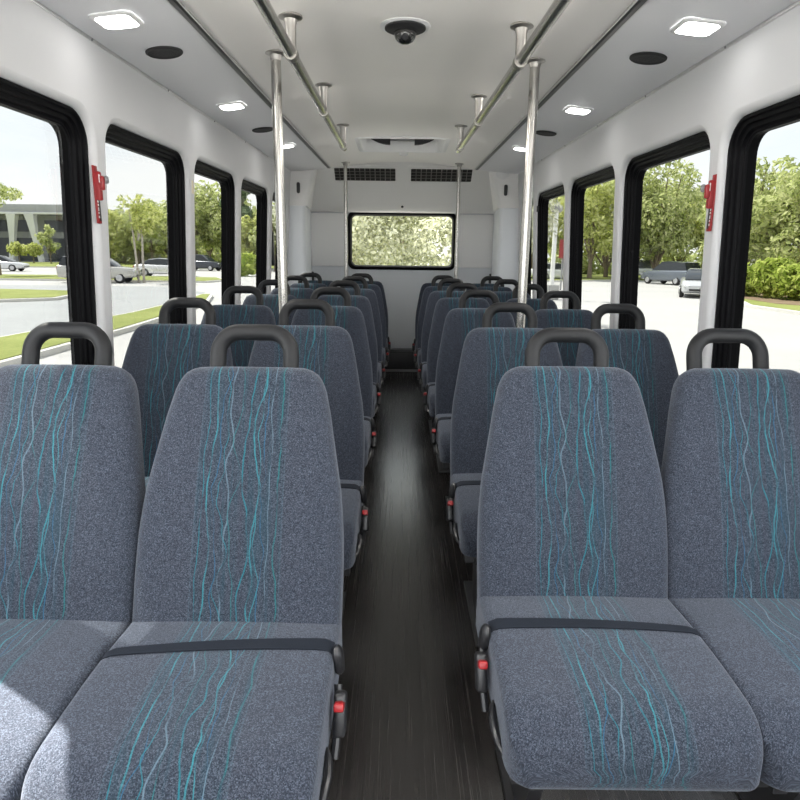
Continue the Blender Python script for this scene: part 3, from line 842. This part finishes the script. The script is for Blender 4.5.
def leaves(m, blobs, count, size, rnd, shell=.55):
    tot = sum(b[3]*b[4]*b[5] for b in blobs)
    for (bx, by, bz, rx_, ry_, rz_) in blobs:
        k = max(20, int(count*(rx_*ry_*rz_)/tot))
        for _ in range(k):
            while True:
                d = Vector((rnd.uniform(-1, 1), rnd.uniform(-1, 1), rnd.uniform(-1, 1)))
                if .05 < d.length <= 1: break
            d = d.normalized()*(shell + (1-shell)*rnd.random()**.6)*rnd.uniform(.85, 1.08)
            p = Vector((bx+d.x*rx_, by+d.y*ry_, bz+d.z*rz_))
            n = (d + Vector((rnd.uniform(-1, 1), rnd.uniform(-1, 1), rnd.uniform(-.4, 1.2)))*.9).normalized()
            a = n.cross(Vector((rnd.uniform(-1, 1), rnd.uniform(-1, 1), rnd.uniform(-1, 1)))).normalized(); b = n.cross(a)
            sz = size*rnd.uniform(.55, 1.25)
            m.add([p-a*sz, p+b*sz*.45+n*sz*.08, p+a*sz, p-b*sz*.45+n*sz*.08], [(0, 1, 2, 3)])
def tree(x, y, h, cr, mat, label, count=2600, size=.3, trunk_h=None, trunk_r=None, seed=0, bark='bark', tall=1.0, nb=11, stems=1, name='tree', base=G):
    rnd = random.Random(seed*17+3)
    root = empty(name, (x, y, base)); tag(root, label, 'tree', 'trees outside the bus')
    th = trunk_h if trunk_h is not None else h*.3
    ch = h-th; blobs = []
    for i in range(nb):
        a = rnd.uniform(0, 2*PI); t = (i+.5)/nb
        env = math.sin(PI*min(1, .18+.8*t))**.7
        rr = cr*.62*env*math.sqrt(rnd.random())
        bz = th + ch*(.12+.76*t)
        br = cr*rnd.uniform(.34, .52)*max(.45, env)
        blobs.append((rr*math.cos(a), rr*math.sin(a), bz, br, br, br*.8*tall))
    m = MB(); leaves(m, blobs, count, size, rnd); m.build('foliage', mat, root, smooth=False)
    tr = trunk_r or h*.022
    m = MB()
    for k in range(stems):
        ox = (k-(stems-1)/2)*tr*5
        top = (ox*2.2+rnd.uniform(-.3, .3)*cr*.3, rnd.uniform(-.2, .2)*cr, th+ch*.55)
        m.tube([(ox, 0, 0), (ox*1.2, 0, th*.5), (ox*1.6, .02, th), top], [tr*1.2, tr, tr*.85, tr*.35], 9)
    for bl in blobs[::2]:
        m.tube([(0, 0, th*.9), (bl[0]*.4, bl[1]*.4, th*.6+bl[2]*.4), (bl[0]*.85, bl[1]*.85, bl[2])], [tr*.6, tr*.4, tr*.15], 6)
    m.build('trunk', M[bark], root)
    return root
# left side
tree(-17.0, 41.2, 5.9, 2.0, M['leaf_light'], 'small tree with slim twin trunks on the grass strip seen through the second left window', 1100, .17, 3.0, .07, 1, 'palebark', .7, 9, 2)
tree(-30.2, 47.5, 8.3, 2.3, M['leaf_mid'], 'tree whose light crown reaches in from the left edge of the photo', 1100, .18, 4.2, .1, 2, nb=8, tall=.6)
def lx(px, Y): return (px-401)/620*Y*.985
for k, (px, Y, h, cr, mm, lab) in enumerate((
    (112, 92, 8.6, 4.6, 'leaf_light', 'yellow green rounded tree just beyond the red release in the second left window'),
    (126, 98, 9.0, 4.6, 'leaf_mid', 'mid green tree just left of the twin trunked tree, in the far tree line'),
    (141, 94, 8.4, 4.5, 'leaf_light', 'yellow green tree right behind the twin trunked tree'),
    (154, 90, 9.6, 4.8, 'leaf_mid', 'bushy tree above the white parked car in the second left window'),
    (170, 94, 10.0, 5, 'leaf_mid', 'bushy tree hidden partly by the frame after the second left window'),
    (184, 92, 10.5, 5, 'leaf_mid', 'green tree at the far frame of the second left window'),
    (198, 80, 11.4, 4.4, 'leaf_mid', 'tall green tree at the left of the third left window'),
    (211, 84, 12.0, 4.6, 'leaf_mid', 'tall green tree in the middle of the third left window'),
    (224, 82, 11.4, 4.4, 'leaf_mid', 'tall green tree at the right of the third left window'),
    (243, 78, 12.4, 2.9, 'leaf_dark', 'tall dark tree at the left of the fourth left window'),
    (252, 74, 6.6, 3.0, 'leaf_light', 'low yellow green tree in the fourth left window'),
    (262, 76, 7.2, 3.2, 'leaf_light', 'yellow green tree near the frame of the fourth left window'),
    (276, 70, 8.6, 3.5, 'leaf_mid', 'green tree seen in the narrow last left window'))):
    tree(lx(px, Y), Y, h, cr, M[mm], lab, 2200, .36, 1.6, .2, 10+k)
for k, (px, Y, h) in enumerate(((22, 92, 3.2), (36, 92, 3.0), (53, 90, 6.0))):
    tree(lx(px, Y), Y, h, 1.7, M['leaf_mid' if k == 2 else 'leaf_light'], 'little tree in front of the grey building, %s' % ['by the left white columns', 'between the white columns', 'at its right end'][k], 500, .35, 1.2, .08, 40+k)
for k, (px, Y, r) in enumerate(((245, 55, 1.3), (252, 62, 1.2))):
    root = empty('shrub', (lx(px, Y), Y, G)); tag(root, ['round low shrub by the lot in the fourth left window', 'second low shrub behind the round one, fourth left window'][k], 'shrub')
    m = MB(); leaves(m, [(0, 0, r*.8, r, r, r*.8)], 500, .28, random.Random(60+k)); m.build('foliage', M['leaf_hedge'], root, smooth=False)
for k in range(14):
    Y = 96 + (k % 3)*2; px = 106 + k*12.5
    root = empty('bush', (lx(px, Y), Y, G)); tag(root, 'low green bush in the undergrowth below the far left trees', 'bush', 'undergrowth bushes on the left')
    m = MB(); leaves(m, [(0, 0, 1.5, 2.0, 1.4, 1.7)], 420, .38, random.Random(300+k)); m.build('foliage', M['leaf_mid' if k % 2 else 'leaf_light'], root, smooth=False)
for k in range(9):
    Y = 72 + (k % 3)*2; px = 560 + k*19
    root = empty('bush', (lx(px, Y), Y, G)); tag(root, 'low green bush in the undergrowth below the right trees', 'bush', 'undergrowth bushes on the right')
    m = MB(); leaves(m, [(0, 0, 1.2, 1.9, 1.3, 1.5)], 420, .34, random.Random(330+k)); m.build('foliage', M['leaf_mid'], root, smooth=False)
# right side
RT = (
    (812, 38, 8.6, 4.4, 'leaf_mid', 'large leafy tree behind the hedge at the right edge of the photo'),
    (775, 42, 9.0, 4.0, 'leaf_mid', 'broad tree standing behind the middle of the hedge'),
    (742, 46, 9.6, 3.8, 'leaf_mid', 'tree behind the black frame of the nearest right window'),
    (700, 60, 8.6, 4.4, 'leaf_light', 'yellow green tree above the silver sedan'),
    (676, 66, 12.2, 5.0, 'leaf_mid', 'big green tree above the dark wagon in the second right window'),
    (652, 58, 13.0, 4.6, 'leaf_mid', 'tallest green tree at the left of the second right window'),
    (628, 62, 11.8, 4.8, 'leaf_mid', 'tree hidden partly by the white pillar before the third right window'),
    (604, 60, 11.6, 4.4, 'leaf_mid', 'full green tree at the right of the third right window'),
    (588, 56, 10.2, 4.0, 'leaf_light', 'light green multi stemmed tree at the left of the third right window'),
    (565, 68, 12.6, 4.4, 'leaf_mid', 'green tree behind the red sign in the fourth right window'),
    (550, 76, 11.0, 4.2, 'leaf_light', 'light tree behind the white lamp post'),
    (529, 60, 10.6, 3.6, 'leaf_light', 'yellow green tree in the narrow last right window'))
for k, (px, Y, h, cr, mm, lab) in enumerate(RT):
    tree(lx(px, Y), Y, h, cr, M[mm], lab, 5200, .25, .9 if k not in (8,) else 1.6, .2, 80+k, nb=14)
for k, (px, Y, r) in enumerate(((750, 32.2, 1.05), (772, 30.8, 1.0), (795, 29.6, 1.1), (818, 28.4, 1.0))):
    root = empty('hedge_shrub', (lx(px, Y), Y, G+.1)); tag(root, ['bright green hedge shrub, leftmost of the row by the right curb', 'bright green hedge shrub, second from the left in the row', 'bright green hedge shrub, third from the left in the row', 'bright green hedge shrub, at the right edge of the photo'][k], 'shrub', 'hedge shrubs by the curb'); root.scale.z = (.92, 1.08, .95, 1.1)[k]
    m = MB(); leaves(m, [(0, 0, .9, r, r*.8, .95), (r*.4, 0, 1.35, r*.6, r*.6, .55), (-r*.4, .1, 1.3, r*.55, r*.55, .5)], 1500, .17, random.Random(120+k), .4); m.build('foliage', M['leaf_hedge'], root, smooth=False)
slab('trim_24', [(16.2, 27), (17.0, 34.5), (21, 38.5), (26, 38.5), (26, 24), (19, 23)], G+.135, G+.15, M['mulch'])
# behind the rear window
for k, (x, y, h, cr) in enumerate(((-1.6, 19, 7.0, 3.0), (1.9, 18.5, 6.6, 2.9), (.1, 21.5, 8.2, 3.4))):
    tree(x, y, h, cr, M['leaf_washed'], ['pale olive tree filling the left of the rear window', 'pale olive tree filling the right of the rear window', 'taller pale tree behind the two in the rear window'][k], 14000, .085, .5, .13, 150+k, 'palebark', 1.0, 14)
m = MB(); m.box((1.75, 14.5, G+.6), (.16, .03, .34), .005); m.box((1.75, 14.52, G+.3), (.05, .03, .6)); o = m.build('small_sign', M['white']); tag(o, 'small white sign low behind the rear window', 'sign')

# grey building beyond the car park
BX, BY = -76, 108
root = empty('office_building', (BX, BY, G)); tag(root, 'grey office building with white slanting columns beyond the left car park', 'building'); root.scale.z = .86
m = MB(); m.box((0, 8, 4.6), (46, 14, 9.2)); m.build('facade', M['facade'], root, smooth=False)
m = MB(); m.box((.5, 4.5, 9.7), (50, 22, 1.5), .1); m.build('roof_slab', M['facade'], root)
m = MB(); m.box((.5, -6.6, 8.85), (50, .4, .4), .05); m.build('fascia', M['fascia'], root)
for i in range(8):
    w = MB(); w.box((-19+i*5.2, .95, 6.9), (3.9, .12, 2.2)); w.build('window', M['bglass'], root, smooth=False)
for i in range(8):
    w = MB(); w.box((-19+i*5.2, .95, 2.4), (3.9, .12, 4.4)); w.build('window', M['bglass'], root, smooth=False)
for i, xx in enumerate((-20, -8, 4, 16)):
    for sgn in (-1, 1):
        w = MB(); w.loft([[(xx+sgn*a-.5*b, -6.4-b*.4, z), (xx+sgn*a+.5*b, -6.4-b*.4, z), (xx+sgn*a+.5*b, -6.4+b*.4, z), (xx+sgn*a-.5*b, -6.4+b*.4, z)] for a, b, z in ((2.4, .7, 0), (1.8, .8, 4.5), (1.5, 1.2, 7.6), (1.4, 1.5, 8.7))]); w.build('column', M['fascia'], root)
# long low pavilion roof right of it
root = empty('pavilion', (-30, 112, G)); tag(root, 'long low building with flat dark roof behind the trees, second left window', 'building')
m = MB(); m.box((6, 0, 8.6), (38, 8, .9), .1); m.build('roof_slab', M['facade'], root)
m = MB(); m.box((6, -4.1, 8.0), (38, .3, .35)); m.build('fascia', M['fascia'], root, smooth=False)
m = MB(); m.box((6, 1, 4), (36, 6, 8)); m.build('facade', M['facade'], root, smooth=False)

# cars
def car(x, y, rz, col, label, kind='sedan', metal=.4):
    root = empty('car', (x, y, G), rz); tag(root, label, 'car')
    cm = simple('car_paint_%s' % len(bpy.data.materials), col, .25, metal, var=.02, coat=.6)
    L = {'sedan': 4.7, 'suv': 4.8, 'pickup': 5.4}[kind]; hw = .9
    if kind == 'sedan':
        st = [(-L/2, .62, .45, .86), (-L/2+.12, .80, .3, .95), (-1.6, .88, .22, .98), (-.4, .9, .2, .95), (.8, .9, .2, .93), (1.5, .88, .22, .86), (L/2-.2, .78, .28, .74), (L/2, .58, .4, .64)]
        gh = [(-1.95, .68, .96), (-1.15, .60, 1.38), (-.4, .60, 1.46), (.3, .60, 1.43), (1.25, .70, .93)]
    elif kind == 'suv':
        st = [(-L/2, .70, .5, 1.02), (-L/2+.1, .84, .35, 1.12), (-1.4, .92, .3, 1.10), (0, .93, .28, 1.07), (1.0, .93, .28, 1.05), (1.6, .9, .3, 1.0), (L/2-.15, .82, .36, .9), (L/2, .64, .45, .78)]
        gh = [(-2.3, .74, 1.08), (-1.95, .68, 1.66), (-.4, .67, 1.74), (.35, .66, 1.70), (1.25, .76, 1.04)]
    else:
        st = [(-L/2, .80, .5, 1.0), (-L/2+.08, .90, .45, 1.05), (-1.0, .94, .4, 1.05), (0, .95, .35, 1.06), (1.0, .95, .35, 1.06), (1.9, .92, .38, 1.02), (L/2-.12, .86, .42, .95), (L/2, .7, .5, .8)]
        gh = [(-.75, .76, 1.05), (-.6, .68, 1.72), (.2, .68, 1.76), (.7, .68, 1.72), (1.45, .78, 1.04)]
    m = MB()
    rings = []
    for xx, w, z0, z1 in st:
        h = z1-z0
        rings.append([(xx, b*1.0, (z0+z1)/2+a) for a, b in [(q[1], q[0]) for q in rrect(w, h/2, min(.16, h*.3), 4)]])
    m.loft(rings); m.build('body', cm, root, ang=45)
    m = MB(); rings = []
    for (x0, w, z) in gh:
        zb = .9
        rings.append([(x0, -w-.08*(z > 1.2), zb), (x0, -w, max(z-.05, zb+.01)), (x0, -w*.85, max(z, zb+.02)), (x0, w*.85, max(z, zb+.02)), (x0, w, max(z-.05, zb+.01)), (x0, w+.08*(z > 1.2), zb)])
    m.loft(rings); m.build('windows', M['carglass'], root, ang=50)
    m = MB(); rings = []
    for (x0, w, z) in gh[1:-1]:
        rings.append([(x0, -w*.97, z-.045), (x0, -w*.8, z+.015), (x0, w*.8, z+.015), (x0, w*.97, z-.045)])
    m.loft(rings); m.build('roof', cm, root, ang=50)
    for px_ in (-1.45, 1.42):
        for sy in (-1, 1):
            w = MB(); w.lathe([(0, -.11), (.24, -.11), (.33, -.08), (.335, .06), (.31, .1), (.22, .11), (.2, .09), (0, .09)], (px_, sy*.80, .335), (0, sy, 0), 22); wo = w.build('wheel', M['tyre'], root)
            w = MB(); w.lathe([(0, .09), (.21, .092), (.2, .115), (.06, .125), (0, .125)], (px_, sy*.80, .335), (0, sy, 0), 18); w.build('hubcap', M['rim'], wo)
    for sy in (-1, 1):
        zl = st[-2][3]-.12
        w = MB(); w.box((L/2-.16, sy*.6, zl), (.22, .3, .13), .03); w.build('headlight', M['headlamp'], root)
        w = MB(); w.box((-L/2+.07, sy*.62, st[0][3]-.06), (.14, .24, .14), .03); w.build('tail_light', M['taillamp'], root)
    if kind != 'sedan' or True:
        w = MB(); w.box((L/2-.02, 0, st[-1][2]+.03), (.1, 1.0, .1), .02); w.build('grille', M['black'], root)
    return root
car(-38.3, 60.5, .1, (.62, .63, .65), 'silver car parked at the left edge of the photo, in front of the building')
car(-19.55, 41.0, .12, (.50, .49, .46), 'silver crossover parked across the pillar between the two nearest left windows', 'suv')
car(-19.6, 52.5, .15, (.75, .75, .76), 'white car parked to the right of the twin trunked tree')
car(-21.8, 69.5, -.25, (.035, .04, .055), 'dark blue car in the third left window', 'suv')
car(22.3, 59, PI-.2, (.55, .58, .56), 'pale pickup to the left of the dark wagon, second right window', 'pickup')
car(20.6, 48.5, 1.95, (.13, .15, .18), 'dark wagon parked under the trees, second right window', 'suv')
car(16.0, 34.0, -PI/2-.40, (.55, .56, .58), 'silver sedan facing the bus beside the white right pillar', 'sedan')
car(13.0, 54.0, .4, (.72, .73, .74), 'white car behind the lamp post in the fourth right window')

# lamp post, red sign
root = empty('lamp_post', (7.15, 30, G)); tag(root, 'white lamp post with dark cap in the fourth right window', 'lamp post')
m = MB(); m.tube([(0, 0, 0), (0, 0, 4.0)], .105, 12); m.build('post', M['white'], root)
m = MB(); m.lathe([(0, 0), (.2, 0), (.3, .1), (.28, .28), (.1, .36), (0, .36)], (0, 0, 4.0), n=16); m.build('lamp_head', M['grey'], root)
m = MB(); m.box((0, 0, .35), (.62, .62, .7), .04); m.build('footing', M['concrete'], root)
root = empty('red_sign', (9.75, 38.5, G)); tag(root, 'tall red sign on a post right of the white lamp post', 'sign')
m = MB(); m.box((0, 0, 2.45), (.5, .06, 1.1), .02); m.build('panel', M['red'], root)
m = MB(); m.tube([(0, .06, 0), (0, .06, 2.8)], .05, 8); m.build('post', M['grey'], root)

# ------------------------------------------------------------------ light
w = bpy.data.worlds.new('sky'); SC.world = w; w.use_nodes = True; nt = w.node_tree
for n in list(nt.nodes): nt.nodes.remove(n)
N = NT(nt); out = N.node('ShaderNodeOutputWorld'); bg = N.node('ShaderNodeBackground')
tc = N.node('ShaderNodeTexCoord'); mp = N.node('ShaderNodeMapping'); N.link(tc.outputs['Generated'], mp.inputs[0]); mp.inputs['Scale'].default_value = (1, 1, 3.2)
cl = N.noise(mp.outputs[0], 2.6, 6, .55)
sp = N.node('ShaderNodeSeparateXYZ'); N.link(tc.outputs['Generated'], sp.inputs[0])
skyc = N.ramp(sp.outputs[2], [(0, (.88, .93, .98)), (.3, (.74, .84, .98)), (1, (.40, .60, .95))])
skyc = N.mix(N.maprange(cl, .36, .56, .35, 1), skyc, (1, 1, 1, 1))
N.link(skyc, bg.inputs[0]); bg.inputs[1].default_value = 3.7; N.link(bg.outputs[0], out.inputs[0])
sun = bpy.data.lights.new('sun', 'SUN'); sun.energy = 20; sun.angle = math.radians(.6); sun.color = (1, .955, .88)
so = bpy.data.objects.new('sun', sun); COL.objects.link(so)
el = math.radians(56.6)
dirv = Vector((.85*math.cos(el), -.527*math.cos(el), -math.sin(el)))
so.rotation_euler = Vector((0, 0, -1)).rotation_difference(dirv).to_euler()

# ------------------------------------------------------------------ camera
cd = bpy.data.cameras.new('camera'); co = bpy.data.objects.new('camera', cd); COL.objects.link(co)
cd.sensor_width = 36; cd.sensor_fit = 'HORIZONTAL'; cd.lens = 620/800*36; cd.clip_start = .02; cd.clip_end = 800
pitch = math.atan(146/620)
co.matrix_world = Matrix.Translation((0, 0, 1.29)) @ Matrix.Rotation(PI/2-pitch, 4, 'X') @ Matrix.Rotation(.012, 4, 'Z')
SC.camera = co
SC.view_settings.view_transform = 'Standard'; SC.view_settings.look = 'None'; SC.view_settings.gamma = 1
SC.view_settings.use_curve_mapping = False
SC.view_settings.exposure = 1.0
SC.cycles.max_bounces = 10; SC.cycles.transparent_max_bounces = 12; SC.cycles.diffuse_bounces = 5
SC.cycles.sample_clamp_indirect = 6
